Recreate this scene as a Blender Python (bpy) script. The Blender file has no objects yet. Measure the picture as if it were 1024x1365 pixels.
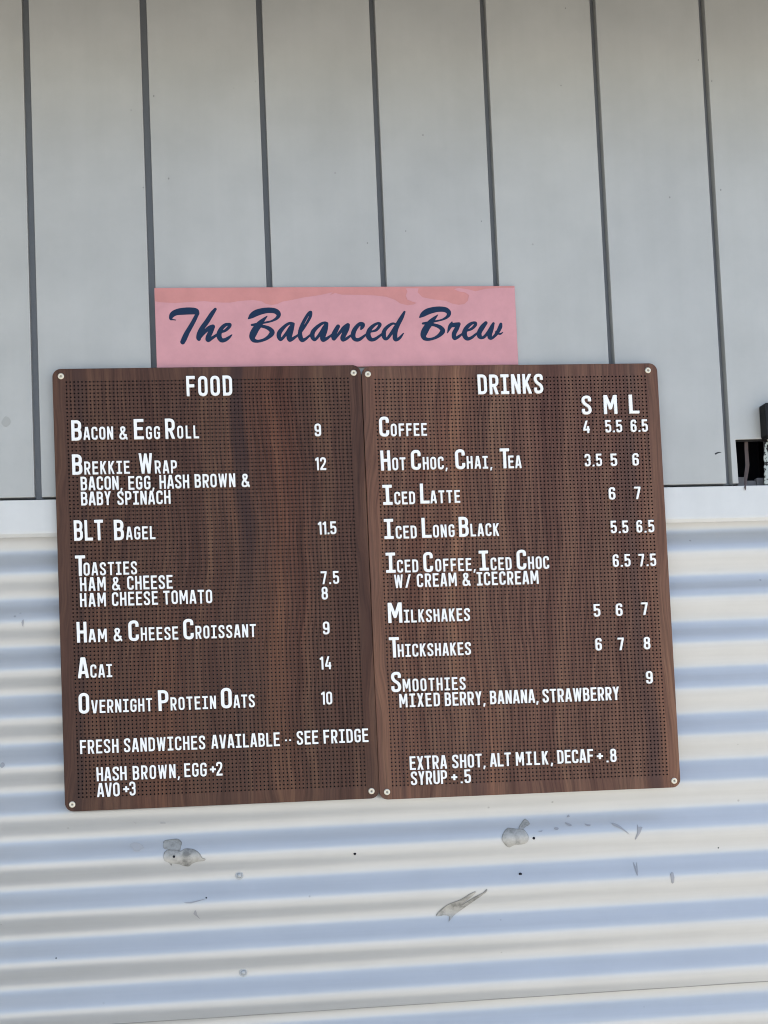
import bpy, bmesh, math, random
import numpy as np
from mathutils import Vector, Matrix
from mathutils.geometry import tessellate_polygon, delaunay_2d_cdt

S = bpy.context.scene
COL = S.collection

# ------------------------------------------------------------------ camera
F = 1600.0                      # focal length in photo pixels (photo 1024 wide)
CX, CY = 393.0855, 917.9672     # where the lens axis meets the (cropped) photo
RX, RY, RZ = -0.05535102, -0.08401068, -0.03815449
CAM = np.array([-0.0419983, -1.9824490, 1.2135399])

def _rot(rx, ry, rz):
    cx, sx, cy, sy, cz, sz = (math.cos(rx), math.sin(rx), math.cos(ry), math.sin(ry), math.cos(rz), math.sin(rz))
    Rx = np.array([[1, 0, 0], [0, cx, -sx], [0, sx, cx]])
    Ry = np.array([[cy, 0, sy], [0, 1, 0], [-sy, 0, cy]])
    Rz = np.array([[cz, -sz, 0], [sz, cz, 0], [0, 0, 1]])
    return Rz @ Rx @ Ry

R = _rot(RX, RY, RZ) @ np.array([[1, 0, 0], [0, 0, -1], [0, 1, 0]], float)

def at(px, py, Y=0.0):
    """Where a measured photo point lies on the vertical plane y = Y: (x, z)."""
    d = np.array([(px - CX) / F, (py - CY) / F, 1.0]) @ R
    k = (Y - CAM[1]) / d[1]
    return CAM[0] + d[0] * k, CAM[2] + d[2] * k

cd = bpy.data.cameras.new('camera')
cam = bpy.data.objects.new('camera', cd)
COL.objects.link(cam)
cd.sensor_fit = 'HORIZONTAL'
cd.sensor_width = 36.0
cd.lens = F / 1024.0 * 36.0
cd.shift_x = (512.0 - CX) / 1024.0
cd.shift_y = (CY - 682.5) / 1024.0
cd.clip_start = 0.05
cd.clip_end = 3000.0
M4 = Matrix.Identity(4)
for i in range(3):
    M4[i][0], M4[i][1], M4[i][2], M4[i][3] = R[0][i], -R[1][i], -R[2][i], CAM[i]
cam.matrix_world = M4
S.camera = cam

# ------------------------------------------------------------------ light
SUN_EL, SUN_AZ = math.radians(50), math.radians(70)   # azimuth from +y (behind the wall) towards +x
w = bpy.data.worlds.new('World')
S.world = w
w.use_nodes = True
nt = w.node_tree
sky = nt.nodes.new('ShaderNodeTexSky')
sky.sky_type = 'NISHITA'
sky.sun_disc = False
sky.sun_elevation = SUN_EL
sky.sun_rotation = SUN_AZ
sky.dust_density = 1.5
bg = nt.nodes['Background']
bg.inputs['Strength'].default_value = 0.128
nt.links.new(sky.outputs[0], bg.inputs[0])
sd = bpy.data.lights.new('sun', 'SUN')
sd.energy = 4.4
sd.angle = math.radians(0.5)
sd.color = (1.0, 0.955, 0.89)
sun = bpy.data.objects.new('sun', sd)
COL.objects.link(sun)
sdir = Vector((math.sin(SUN_AZ) * math.cos(SUN_EL), math.cos(SUN_AZ) * math.cos(SUN_EL), math.sin(SUN_EL)))
sun.rotation_euler = (-sdir).to_track_quat('-Z', 'Y').to_euler()
sun.location = (3, 6, 8)

S.view_settings.view_transform = 'Standard'
S.view_settings.look = 'None'
S.view_settings.exposure = 1.5
S.view_settings.gamma = 1.0
S.view_settings.use_curve_mapping = False
S.cycles.filter_width = 1.05
S.cycles.max_bounces = 8
S.cycles.diffuse_bounces = 5

# ------------------------------------------------------------------ materials
def mat(name, base, rough=0.5, spec=0.5, metal=0.0):
    m = bpy.data.materials.new(name)
    m.use_nodes = True
    b = m.node_tree.nodes['Principled BSDF']
    b.inputs['Base Color'].default_value = (*base, 1)
    b.inputs['Roughness'].default_value = rough
    b.inputs['Specular IOR Level'].default_value = spec
    b.inputs['Metallic'].default_value = metal
    return m

class G:
    """small helper to wire shader nodes"""
    def __init__(s, m):
        s.t = m.node_tree
        s.b = s.t.nodes['Principled BSDF']
    def n(s, kind, **kw):
        x = s.t.nodes.new(kind)
        for k, v in kw.items():
            if k.startswith('i_'):
                x.inputs[k[2:].replace('_', ' ')].default_value = v
            else:
                setattr(x, k, v)
        return x
    def l(s, a, b):
        s.t.links.new(a, b)
    def coords(s, scale, kind='Object', loc=(0, 0, 0)):
        tc = s.n('ShaderNodeTexCoord')
        mp = s.n('ShaderNodeMapping')
        mp.inputs['Scale'].default_value = scale
        mp.inputs['Location'].default_value = loc
        s.l(tc.outputs[kind], mp.inputs[0])
        return mp.outputs[0]
    def noise(s, vec, scale, detail=4, rough=0.55, dist=0.0):
        x = s.n('ShaderNodeTexNoise')
        x.inputs['Scale'].default_value = scale
        x.inputs['Detail'].default_value = detail
        x.inputs['Roughness'].default_value = rough
        x.inputs['Distortion'].default_value = dist
        s.l(vec, x.inputs['Vector'])
        return x.outputs['Fac']
    def ramp(s, fac, stops):
        x = s.n('ShaderNodeValToRGB')
        e = x.color_ramp.elements
        while len(e) < len(stops):
            e.new(0.5)
        for i, (p, c) in enumerate(stops):
            e[i].position = p
            e[i].color = (*c, 1) if len(c) == 3 else c
        s.l(fac, x.inputs[0])
        return x.outputs[0]
    def mix(s, fac, a, b, mode='MIX'):
        x = s.n('ShaderNodeMix', data_type='RGBA', blend_type=mode)
        for v, i in ((fac, 0), (a, 6), (b, 7)):
            if hasattr(v, 'is_linked'):
                s.l(v, x.inputs[i])
            else:
                x.inputs[i].default_value = v if i == 0 else (*v, 1)
        return x.outputs[2]
    def bump(s, h, strength, dist):
        x = s.n('ShaderNodeBump')
        x.inputs['Strength'].default_value = strength
        x.inputs['Distance'].default_value = dist
        s.l(h, x.inputs['Height'])
        s.l(x.outputs[0], s.b.inputs['Normal'])

def painted(name, base, rough, spec, speck=0.62, grime=0.06, grain=900, bump=0.05, metal=0.0):
    """factory painted sheet: faint cloudy grime, small dark specks, orange peel"""
    m = mat(name, base, rough, spec, metal)
    g = G(m)
    v = g.coords((1, 1, 1))
    cloud = g.noise(v, 7, 5, 0.6)
    dirt = tuple(c * (1 - grime * 2.2) for c in base)
    c1 = g.mix(g.ramp(cloud, [(0.35, (0, 0, 0)), (0.75, (1, 1, 1))]), base, dirt)
    fine = g.noise(v, 60, 4, 0.65)
    c2 = g.mix(g.ramp(fine, [(0.3, (0.96,) * 3), (0.7, (1.03,) * 3)]), c1, c1, 'MIX')
    mul = g.n('ShaderNodeMix', data_type='RGBA', blend_type='MULTIPLY')
    mul.inputs[0].default_value = 1.0
    g.l(c1, mul.inputs[6])
    g.l(g.ramp(fine, [(0.3, (0.985,) * 3), (0.7, (1.0,) * 3)]), mul.inputs[7])
    vor = g.n('ShaderNodeTexVoronoi')
    vor.inputs['Scale'].default_value = 34
    g.l(v, vor.inputs['Vector'])
    gate = g.noise(v, 13, 2, 0.5)
    near = g.ramp(vor.outputs['Distance'], [(0.045, (1, 1, 1)), (0.085, (0, 0, 0))])
    gat = g.ramp(gate, [(speck, (0, 0, 0)), (speck + 0.04, (1, 1, 1))])
    both = g.n('ShaderNodeMath', operation='MULTIPLY')
    g.l(near, both.inputs[0])
    g.l(gat, both.inputs[1])
    half = g.n('ShaderNodeMath', operation='MULTIPLY')
    half.inputs[1].default_value = 0.45
    g.l(both.outputs[0], half.inputs[0])
    c3 = g.mix(half.outputs[0], mul.outputs[2], (0.14, 0.13, 0.12))
    sv = g.coords((26, 26, 1.1) if not metal else (2.2, 2.2, 90))
    sn = g.noise(sv, 1.0, 4, 0.6)
    amt = 0.032 if not metal else 0.045
    c4 = g.mix(1.0, c3, g.ramp(sn, [(0.36, (1 - amt, 1 - amt, 1 - amt * 1.1)), (0.62, (1, 1, 1))]), 'MULTIPLY')
    oi = g.n('ShaderNodeObjectInfo')
    c5 = g.mix(1.0, c4, g.ramp(oi.outputs['Random'], [(0.0, (0.965, 0.967, 0.97)), (1.0, (1.0, 1.0, 0.995))]), 'MULTIPLY')
    g.l(c5, g.b.inputs['Base Color'])
    rr = g.n('ShaderNodeMapRange')
    rr.inputs[3].default_value = rough - 0.03
    rr.inputs[4].default_value = rough + 0.05
    g.l(g.noise(v, 25, 4, 0.6), rr.inputs[0])
    g.l(rr.outputs[0], g.b.inputs['Roughness'])
    g.bump(g.noise(v, grain, 2, 0.5), bump, 0.0004)
    return m

def wood(name, loc, dark, mid, light, streak):
    m = mat(name, mid, 0.45, 0.16)
    g = G(m)
    # slow sideways wander of the grain
    vlow = g.coords((1.6, 1.6, 0.9), loc=loc)
    wander = g.n('ShaderNodeTexNoise')
    wander.inputs['Scale'].default_value = 2.2
    wander.inputs['Detail'].default_value = 3
    g.l(vlow, wander.inputs['Vector'])
    v0 = g.coords((1, 1, 1), loc=loc)
    add = g.n('ShaderNodeVectorMath', operation='MULTIPLY_ADD')
    g.l(wander.outputs['Color'], add.inputs[0])
    add.inputs[1].default_value = (0.12, 0, 0)
    g.l(v0, add.inputs[2])
    def stretched(sc):
        mp = g.n('ShaderNodeMapping')
        mp.inputs['Scale'].default_value = sc
        g.l(add.outputs[0], mp.inputs[0])
        return mp.outputs[0]
    fine = g.noise(stretched((260, 40, 7)), 1.0, 5, 0.65)
    band = g.noise(stretched((34, 8, 1.1)), 1.0, 4, 0.6, 0.6)
    broad = g.noise(stretched((9, 3, 0.8)), 1.0, 3, 0.5)
    pores = g.noise(stretched((700, 90, 26)), 1.0, 2, 0.5)
    base = g.ramp(band, [(0.30, dark), (0.5, mid), (0.72, light)])
    rub = g.ramp(broad, [(0.32, (0.84, 0.78, 0.82)), (0.5, (1, 1, 1)), (0.68, (1.18, 1.02, 0.94))])
    c1 = g.mix(1.0, base, rub, 'MULTIPLY')
    fr = g.ramp(fine, [(0.34, (0.56, 0.54, 0.55)), (0.60, (1.14, 1.11, 1.08))])
    c2 = g.mix(0.85, c1, fr, 'MULTIPLY')
    st = g.noise(stretched((15, 4, 0.45)), 1.0, 2, 0.5, 0.3)
    sm = g.ramp(st, [(0.60, (0, 0, 0)), (0.70, (0.75,) * 3)])
    c3 = g.mix(sm, c2, streak)
    pr = g.ramp(pores, [(0.60, (1, 1, 1)), (0.74, (0.72, 0.7, 0.7))])
    c4 = g.mix(0.8, c3, pr, 'MULTIPLY')
    g.l(c4, g.b.inputs['Base Color'])
    g.bump(fine, 0.12, 0.0004)
    return m

PANEL = painted('panel_paint', (0.425, 0.42, 0.395), 0.30, 0.5)
IRON = painted('iron_paint', (0.53, 0.53, 0.52), 0.33, 0.5, speck=0.57, grime=0.025, metal=0.32, bump=0.0)
FLASH = painted('flashing_paint', (0.62, 0.612, 0.585), 0.36, 0.5, grime=0.05)
JOINT = mat('joint_backing_paint', (0.19, 0.198, 0.208), 0.5, 0.4)
DARK = mat('recess_shade_black', (0.006, 0.006, 0.01), 0.8, 0.2)  # black that carries the shade inside gaps and holes
LETTER = mat('white_plastic', (0.82, 0.81, 0.785), 0.35, 0.4)
WOOD_F = wood('walnut_dark', (0, 0, 0), (0.0554, 0.0264, 0.0186), (0.084, 0.0424, 0.0287), (0.1176, 0.0624, 0.0388), (0.0386, 0.0208, 0.0186))
WOOD_D = wood('walnut_red', (3.3, 0, 1.7), (0.0896, 0.0427, 0.0301), (0.1324, 0.0689, 0.047), (0.1854, 0.1018, 0.064), (0.0509, 0.0281, 0.0263))
CUP = mat('screw_cup_nickel', (0.66, 0.60, 0.48), 0.3, 0.5, 0.35)
SOCKET = mat('screw_recess', (0.34, 0.30, 0.24), 0.5, 0.4)
BLACK = mat('black_plastic', (0.006, 0.006, 0.007), 0.6, 0.25)
STRAP = mat('brown_strap', (0.10, 0.075, 0.07), 0.7, 0.3)
SALMON = mat('salmon_board', (0.55, 0.232, 0.215), 0.5, 0.3)
EDGE = mat('sign_edge', (0.72, 0.50, 0.52), 0.5, 0.3)
NAVY = mat('navy_vinyl', (0.006, 0.021, 0.056), 0.5, 0.2)
PINK = mat('pink_film', (0.575, 0.278, 0.295), 0.5, 0.35)
for m_, b_ in ((PINK, (0.575, 0.278, 0.295)), (SALMON, (0.55, 0.232, 0.215))):
    g = G(m_)
    v = g.coords((1, 1, 1))
    g.l(g.mix(g.ramp(g.noise(v, 26, 5, 0.65), [(0.3, (0, 0, 0)), (0.72, (1, 1, 1))]), b_, tuple(c * 0.86 for c in b_)), g.b.inputs['Base Color'])
BARE = mat('bare_metal', (0.33, 0.32, 0.30), 0.5, 0.5, 0.25)
g = G(BARE)
v = g.coords((1, 1, 1))
g.l(g.ramp(g.noise(v, 55, 5, 0.65), [(0.32, (0.17, 0.165, 0.15)), (0.47, (0.33, 0.32, 0.29)), (0.7, (0.46, 0.44, 0.40))]), g.b.inputs['Base Color'])
RIM = mat('paint_edge_shade', (0.17, 0.165, 0.155), 0.6, 0.3)
SCUFF = mat('scuff', (0.30, 0.30, 0.31), 0.5, 0.4)
SCREWPAINT = mat('screw_paint', (0.40, 0.41, 0.41), 0.4, 0.5)
TORN = mat('torn_speckle', (0.4, 0.42, 0.40), 0.8, 0.2)
g = G(TORN)
v = g.coords((1, 1, 1))
g.l(g.ramp(g.noise(v, 170, 3, 0.6), [(0.47, (0.015, 0.015, 0.015)), (0.53, (0.36, 0.39, 0.36))]), g.b.inputs['Base Color'])
CONC = mat('concrete_paving', (0.42, 0.39, 0.34), 0.85, 0.2)
g = G(CONC)
v = g.coords((1, 1, 1))
g.l(g.ramp(g.noise(v, 3, 8, 0.7), [(0.3, (0.33, 0.315, 0.28)), (0.7, (0.45, 0.43, 0.385))]), g.b.inputs['Base Color'])
ROOF = mat('roof_metal', (0.10, 0.10, 0.095), 0.5, 0.4)
CUTFACE = mat('cut_face_dark', (0.035, 0.034, 0.034), 0.9, 0.1)
PLY = mat('raw_ply', (0.20, 0.19, 0.19), 0.8, 0.2)

# ------------------------------------------------------------------ mesh helpers
def link(name, verts, faces, material, parent=None, smooth=False):
    me = bpy.data.meshes.new(name)
    me.from_pydata([tuple(map(float, p)) for p in verts], [], [tuple(int(i) for i in f) for f in faces])
    me.materials.append(material)
    if smooth:
        me.polygons.foreach_set('use_smooth', [True] * len(me.polygons))
    me.update()
    o = bpy.data.objects.new(name, me)
    COL.objects.link(o)
    o.parent = parent
    return o

def thing(name, label, cat, loc=(0, 0, 0), group=None, kind=None):
    o = bpy.data.objects.new(name, None)
    o.empty_display_size = 0.05
    COL.objects.link(o)
    o.location = loc
    tag(o, label, cat, group, kind)
    return o

def tag(o, label=None, cat=None, group=None, kind=None):
    for k, v in (('label', label), ('category', cat), ('group', group), ('kind', kind)):
        if v:
            o[k] = v
    return o

def finish(o, bevel=0.0, segs=2, angle=40):
    """clean normals and round the sharp edges of a small solid"""
    bm = bmesh.new()
    bm.from_mesh(o.data)
    bmesh.ops.remove_doubles(bm, verts=bm.verts, dist=1e-6)
    bmesh.ops.recalc_face_normals(bm, faces=bm.faces)
    if bevel:
        es = [e for e in bm.edges if len(e.link_faces) == 2 and e.calc_face_angle(0) > math.radians(angle)]
        bmesh.ops.bevel(bm, geom=es, offset=bevel, segments=segs, affect='EDGES', profile=0.5)
    bm.to_mesh(o.data)
    bm.free()
    return o

def solid(name, loops, y0, y1, material, parent=None, bevel=0.0):
    """prism of an x-z outline (first loop outer, others holes) between y0 (front) and y1 (back)"""
    pts = [p for lp in loops for p in lp]
    n = len(pts)
    tri = tessellate_polygon([[Vector((p[0], p[1], 0)) for p in lp] for lp in loops])
    verts = [(x, y0, z) for x, z in pts] + [(x, y1, z) for x, z in pts]
    faces = [t for t in tri] + [(t[2] + n, t[1] + n, t[0] + n) for t in tri]
    s = 0
    for lp in loops:
        k = len(lp)
        for i in range(k):
            a, b = s + i, s + (i + 1) % k
            faces.append((a, b, b + n, a + n))
        s += k
    o = link(name, verts, faces, material, parent)
    return finish(o, bevel)

def box(name, x0, x1, y0, y1, z0, z1, material, parent=None, bevel=0.0):
    return solid(name, [[(x0, z0), (x1, z0), (x1, z1), (x0, z1)]], y0, y1, material, parent, bevel)

def round_rect(x0, x1, z0, z1, r, n=8):
    out = []
    for cx, cz, a0 in ((x1 - r, z0 + r, -90), (x1 - r, z1 - r, 0), (x0 + r, z1 - r, 90), (x0 + r, z0 + r, 180)):
        for i in range(n + 1):
            a = math.radians(a0 + 90 * i / n)
            out.append((cx + r * math.cos(a), cz + r * math.sin(a)))
    return out

def lathe(name, profile, centre, material, parent=None, n=20):
    """turned shape about the y axis; profile of (radius, y)"""
    v, f = [], []
    cx, cz = centre
    for r, y in profile:
        for i in range(n):
            a = 2 * math.pi * i / n
            v.append((cx + r * math.cos(a), y, cz + r * math.sin(a)))
    for k in range(len(profile) - 1):
        for i in range(n):
            j = (i + 1) % n
            f.append((k * n + i, k * n + j, (k + 1) * n + j, (k + 1) * n + i))
    f.append(tuple(range(n)))
    f.append(tuple(range((len(profile) - 1) * n, len(profile) * n)))
    return finish(link(name, v, f, material, parent, smooth=True))

# ------------------------------------------------------------------ contours of stroked shapes
def contours(D, x0, y0, h):
    """closed iso-lines D = 0 of a grid of signed distances"""
    inside = D < 0
    ny, nx = D.shape
    c = inside[:-1, :-1].astype(int) + 2 * inside[:-1, 1:] + 4 * inside[1:, 1:] + 8 * inside[1:, :-1]
    seg = {1: [(3, 0)], 2: [(0, 1)], 3: [(3, 1)], 4: [(1, 2)], 5: [(3, 2), (1, 0)], 6: [(0, 2)], 7: [(3, 2)],
           8: [(2, 3)], 9: [(2, 0)], 10: [(0, 3), (2, 1)], 11: [(2, 1)], 12: [(1, 3)], 13: [(1, 0)], 14: [(0, 3)]}
    nxt, pos = {}, {}
    def edge(i, j, e):
        if e == 0: k = (i, j, 0)
        elif e == 1: k = (i, j + 1, 1)
        elif e == 2: k = (i + 1, j, 0)
        else: k = (i, j, 1)
        if k not in pos:
            a = D[k[0], k[1]]
            b = D[k[0], k[1] + 1] if k[2] == 0 else D[k[0] + 1, k[1]]
            t = a / (a - b)
            pos[k] = (x0 + h * (k[1] + (t if k[2] == 0 else 0)), y0 + h * (k[0] + (t if k[2] == 1 else 0)))
        return k
    for i, j in zip(*np.nonzero((c > 0) & (c < 15))):
        for a, b in seg[c[i, j]]:
            nxt.setdefault(edge(i, j, a), []).append(edge(i, j, b))
    loops = []
    while nxt:
        s = next(iter(nxt))
        k, lp = s, []
        while k in nxt:
            lp.append(pos[k])
            q = nxt[k].pop()
            if not nxt[k]:
                del nxt[k]
            k = q
            if k == s:
                break
        if len(lp) > 5:
            loops.append(lp)
    return loops

def rdp(p, eps):
    p = np.asarray(p)
    def run(a, b):
        if b <= a + 1:
            return []
        d = p[b] - p[a]
        L = np.hypot(*d)
        q = p[a + 1:b] - p[a]
        dist = np.abs(q[:, 0] * d[1] - q[:, 1] * d[0]) / L if L > 1e-12 else np.hypot(q[:, 0], q[:, 1])
        k = int(np.argmax(dist))
        if dist[k] < eps:
            return []
        k += a + 1
        return run(a, k) + [k] + run(k, b)
    far = int(np.argmax(np.hypot(*(p - p[0]).T)))
    idx = [0] + run(0, far) + [far] + run(far, len(p) - 1)
    return [tuple(p[i]) for i in idx]

# ------------------------------------------------------------------ the letter board's alphabet (cap height 1, stroke 0.165)
H = 0.070
def fil(pts, r, closed=False):
    """polyline with its corners rounded"""
    out = []
    n = len(pts)
    for i in range(n):
        if not closed and i in (0, n - 1):
            out.append(pts[i]); continue
        a, b, c = map(np.array, (pts[i - 1], pts[i], pts[(i + 1) % n]))
        u, v_ = a - b, c - b
        la, lc = np.hypot(*u), np.hypot(*v_)
        t = min(r, la * .5, lc * .5)
        p, q = b + u / la * t, b + v_ / lc * t
        for k in range(7):
            s = k / 6
            out.append(tuple((1 - s) ** 2 * p + 2 * s * (1 - s) * (b * .88 + (p + q) / 2 * .12) + s * s * q))
    if closed:
        out.append(out[0])
    return out

def glyph_table():
    W = 0.46
    r = 0.17
    l, R_, b, t = H, W - H, H, 1 - H
    m = .53
    T = {}
    T['O'] = (W, [fil([(l, b), (R_, b), (R_, t), (l, t)], r, True)])
    T['0'] = T['O']
    T['C'] = (W, [fil([(R_, .69), (R_, t), (l, t), (l, b), (R_, b), (R_, .31)], r)])
    T['G'] = (W, [fil([(R_, .70), (R_, t), (l, t), (l, b), (R_, b), (R_, .5 - .02), (W * .52, .5 - .02)], r * .95)[:-8] + [(R_, .48)], [(R_ + H, .48), (W * .5, .48)]])
    T['D'] = (W, [fil([(l, b), (R_, b), (R_, t), (l, t)], r)[0:] + [], [(l, 0), (l, 1)]])
    T['B'] = (W, [fil([(l, b), (R_, b), (R_, m - .005), (l, m - .005)], .16), fil([(l, m), (R_ - .012, m), (R_ - .012, t), (l, t)], .16), [(l, 0), (l, 1)]])
    T['P'] = (W, [fil([(l, .44), (R_, .44), (R_, t), (l, t)], r), [(l, 0), (l, 1)]])
    T['R'] = (W, [fil([(l, .45), (R_, .45), (R_, t), (l, t)], r), [(l, 0), (l, 1)], [(W * .50, .47), (R_ + .012, -.06)]])
    T['S'] = (W, [fil([(R_, .70), (R_, t), (l, t), (l, .60), (R_, .41), (R_, b), (l, b), (l, .30)], .165)])
    T['E'] = (W * .95, [[(l, 0), (l, 1)], [(l, b), (W * .95, b)], [(l, t), (W * .95, t)], [(l, m), (W * .86, m)]])
    T['F'] = (W * .93, [[(l, 0), (l, 1)], [(l, t), (W * .93, t)], [(l, m - .02), (W * .85, m - .02)]])
    T['L'] = (W * .92, [[(l, 0), (l, 1)], [(l, b), (W * .92, b)]])
    T['T'] = (W, [[(0, t), (W, t)], [(W / 2, 0), (W / 2, 1)]])
    T['H'] = (W, [[(l, 0), (l, 1)], [(R_, 0), (R_, 1)], [(l, m - .02), (R_, m - .02)]])
    T['I'] = (W * .9, [[(0, t), (W * .9, t)], [(0, b), (W * .9, b)], [(W * .45, 0), (W * .45, 1)]])
    T['K'] = (W, [[(l, 0), (l, 1)], [(l, .36), (R_ + .03, 1.07)], [(W * .42, .55), (R_ + .02, -.07)]])
    T['N'] = (W, [[(l, 0), (l, 1)], [(R_, 0), (R_, 1)], [(l - .015, 1.06), (R_ + .015, -.06)]])
    wm = .60
    T['M'] = (wm, [[(l, 0), (l, 1)], [(wm - l, 0), (wm - l, 1)], [(l - .005, 1.1), (wm / 2, .30), (wm - l + .005, 1.1)]])
    ww = .66
    T['W'] = (ww, [[(l - .01, 1.1), (ww * .285, -.02)], [(ww * .285, -.02), (ww / 2, .98)], [(ww / 2, .98), (ww * .715, -.02)], [(ww * .715, -.02), (ww - l + .01, 1.1)]])
    T['A'] = (W * 1.04, [[(l - .03, -.1), (W * .52 - .025, 1.06)], [(W * 1.04 - l + .03, -.1), (W * .52 + .025, 1.06)], [(l, .27), (W * 1.04 - l, .27)]])
    T['V'] = (W * 1.02, [[(l - .03, 1.1), (W * .51 - .02, -.06)], [(W * 1.02 - l + .03, 1.1), (W * .51 + .02, -.06)]])
    T['X'] = (W, [[(l - .03, 1.1), (R_ + .03, -.1)], [(l - .03, -.1), (R_ + .03, 1.1)]])
    T['Y'] = (W, [[(l - .03, 1.1), (W / 2, .43)], [(R_ + .03, 1.1), (W / 2, .43)], [(W / 2, .5), (W / 2, 0)]])
    T['U'] = (W, [fil([(l, 1), (l, b), (R_, b), (R_, 1)], r)])
    w1 = .27
    T['1'] = (w1, [[(w1 - H, 0), (w1 - H, 1)], [(w1 - H, .93), (0.0, .80)]])
    T['2'] = (W, [fil([(l, .70), (l, t), (R_, t), (R_, .58), (l, .18), (l, b)], .16)[:-8] + [(l, .13)], [(0, b), (W, b)]])
    T['3'] = (W, [fil([(l, .72), (l, t), (R_, t), (R_, m), (W * .42, m)], .16), fil([(W * .42, m), (R_, m), (R_, b), (l, b), (l, .28)], .16)])
    T['4'] = (W, [[(W * .62, 1.08), (.045, .29)], [(0, .27), (W, .27)], [(R_ - .04, 0), (R_ - .04, .55)]])
    T['5'] = (W, [[(l, t), (W * .95, t)], [(l, 1), (l, .50)], fil([(l, .45), (l + .02, .585), (R_, .585), (R_, b), (l, b), (l, .27)], .17)])
    T['6'] = (W, [fil([(l, b), (R_, b), (R_, .56), (l, .56)], .16, True), fil([(l, .35), (l, t), (R_, t), (R_, .72)], r)])
    T['7'] = (W, [[(0, t), (W, t)], [(R_ + .02, t + .02), (W * .36, -.06)]])
    T['8'] = (W, [fil([(l, b), (R_, b), (R_, .52), (l, .52)], .16, True), fil([(l + .01, .52), (R_ - .01, .52), (R_ - .01, t), (l + .01, t)], .16, True)])
    T['9'] = (W, [fil([(l, .43), (R_, .43), (R_, t), (l, t)], .16, True), fil([(R_, .65), (R_, b), (l, b), (l, .28)], r)])
    T['&'] = (.54, [fil([(.54, .02), (.13, .68), (.13, t), (.36, t), (.36, .66), (H, .40), (H, b), (.36, b), (.46, .40)], .13)])
    T['+'] = (.44, [[(0, .47), (.44, .47)], [(.22, .25), (.22, .69)]])
    T[','] = (.16, [[(.10, .11), (.045, -.15)]])
    T['.'] = (.14, [[(.07, 0.0), (.07, .13)]])
    T['/'] = (.40, [[(.04, -.06), (.36, 1.06)]])
    T['·'] = (.13, [[(.065, .33), (.065, .45)]])
    return T

def stroke_sdf(X, Y, lines, hw, lo=0.0, hi=1.0):
    D = np.full(X.shape, 9.0)
    for ln in lines:
        n = len(ln) - 1
        closed = ln[0] == ln[-1] and n > 2
        dl = np.full(X.shape, 9.0)
        for i in range(n):
            (ax, ay), (bx, by) = ln[i], ln[i + 1]
            dx, dy = bx - ax, by - ay
            L = math.hypot(dx, dy)
            if L < 1e-6:
                continue
            s = ((X - ax) * dx + (Y - ay) * dy) / L
            o = np.abs(((X - ax) * dy - (Y - ay) * dx) / L)
            d = np.hypot(np.maximum(np.maximum(-s, s - L), 0), o) - hw
            if not closed and i == 0:
                d = np.maximum(d, -s)
            if not closed and i == n - 1:
                d = np.maximum(d, s - L)
            dl = np.minimum(dl, d)
        D = np.minimum(D, dl)
    return np.maximum(D, np.maximum(lo - Y, Y - hi))

GLYPH = {}
def glyph(ch, bold=1.0):
    key = ch
    if key not in GLYPH:
        w_, lines = glyph_table_[ch]
        h = 1 / 72
        lo, hi = (-.16, .3) if ch == ',' else (0, 1)
        xs = np.arange(-.08, w_ + .08, h)
        ys = np.arange(-.24, 1.08, h)
        X, Y = np.meshgrid(xs, ys)
        D = stroke_sdf(X, Y, lines, H * {',': .85, 'W': .86, 'M': .93, '&': .9}.get(ch, 1), lo, hi)
        D = np.maximum(D, np.maximum(-X - .003, X - w_ - .003))
        loops = [rdp(lp, .0035) for lp in contours(D, xs[0], ys[0], h)]
        tri = tessellate_polygon([[Vector((x, y, 0)) for x, y in lp] for lp in loops])
        GLYPH[key] = (w_, loops, [tuple(t) for t in tri])
    return GLYPH[key]
glyph_table_ = glyph_table()

def word_mesh(name, text, x0, x1, z0, cap, yf, yb, parent, slope=0.0, material=LETTER):
    """the letters of one word pegged on the board, from x0 to x1, standing on z0"""
    gl = [glyph(c) for c in text]
    tot = sum(q[0] for q in gl) * cap
    k = len(text)
    sx = 1.0
    gap = (x1 - x0 - tot) / (k - 1) if k > 1 else 0.0
    if k > 1 and gap < .07 * cap:
        gap = .09 * cap
        sx = (x1 - x0 - gap * (k - 1)) / tot
    elif k > 1 and gap > .26 * cap and '.' not in text and '·' not in text:
        gap = .17 * cap
        sx = (x1 - x0 - gap * (k - 1)) / tot
    elif k == 1:
        sx = (x1 - x0) / tot
    V, Fc = [], []
    x = x0
    for q in gl:
        w_, loops, tri = q
        s0 = len(V)
        pts = [p for lp in loops for p in lp]
        n = len(pts)
        jz = random.uniform(-.006, .006) * cap
        jr = random.uniform(-.010, .010)
        for yy in (yf, yb):
            for px, py in pts:
                gx = px * cap * sx
                gz = py * cap
                V.append((x + gx - gz * jr, yy, z0 + (x + gx - x0) * slope + gz + jz))
        Fc += [tuple(s0 + i for i in t) for t in tri]
        s = s0
        for lp in loops:
            kk = len(lp)
            for i in range(kk):
                a, b = s + i, s + (i + 1) % kk
                Fc.append((a, b, b + n, a + n))
            s += kk
        x += w_ * cap * sx + gap
    return finish(link(name, V, Fc, material, parent))

random.seed(4)

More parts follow.
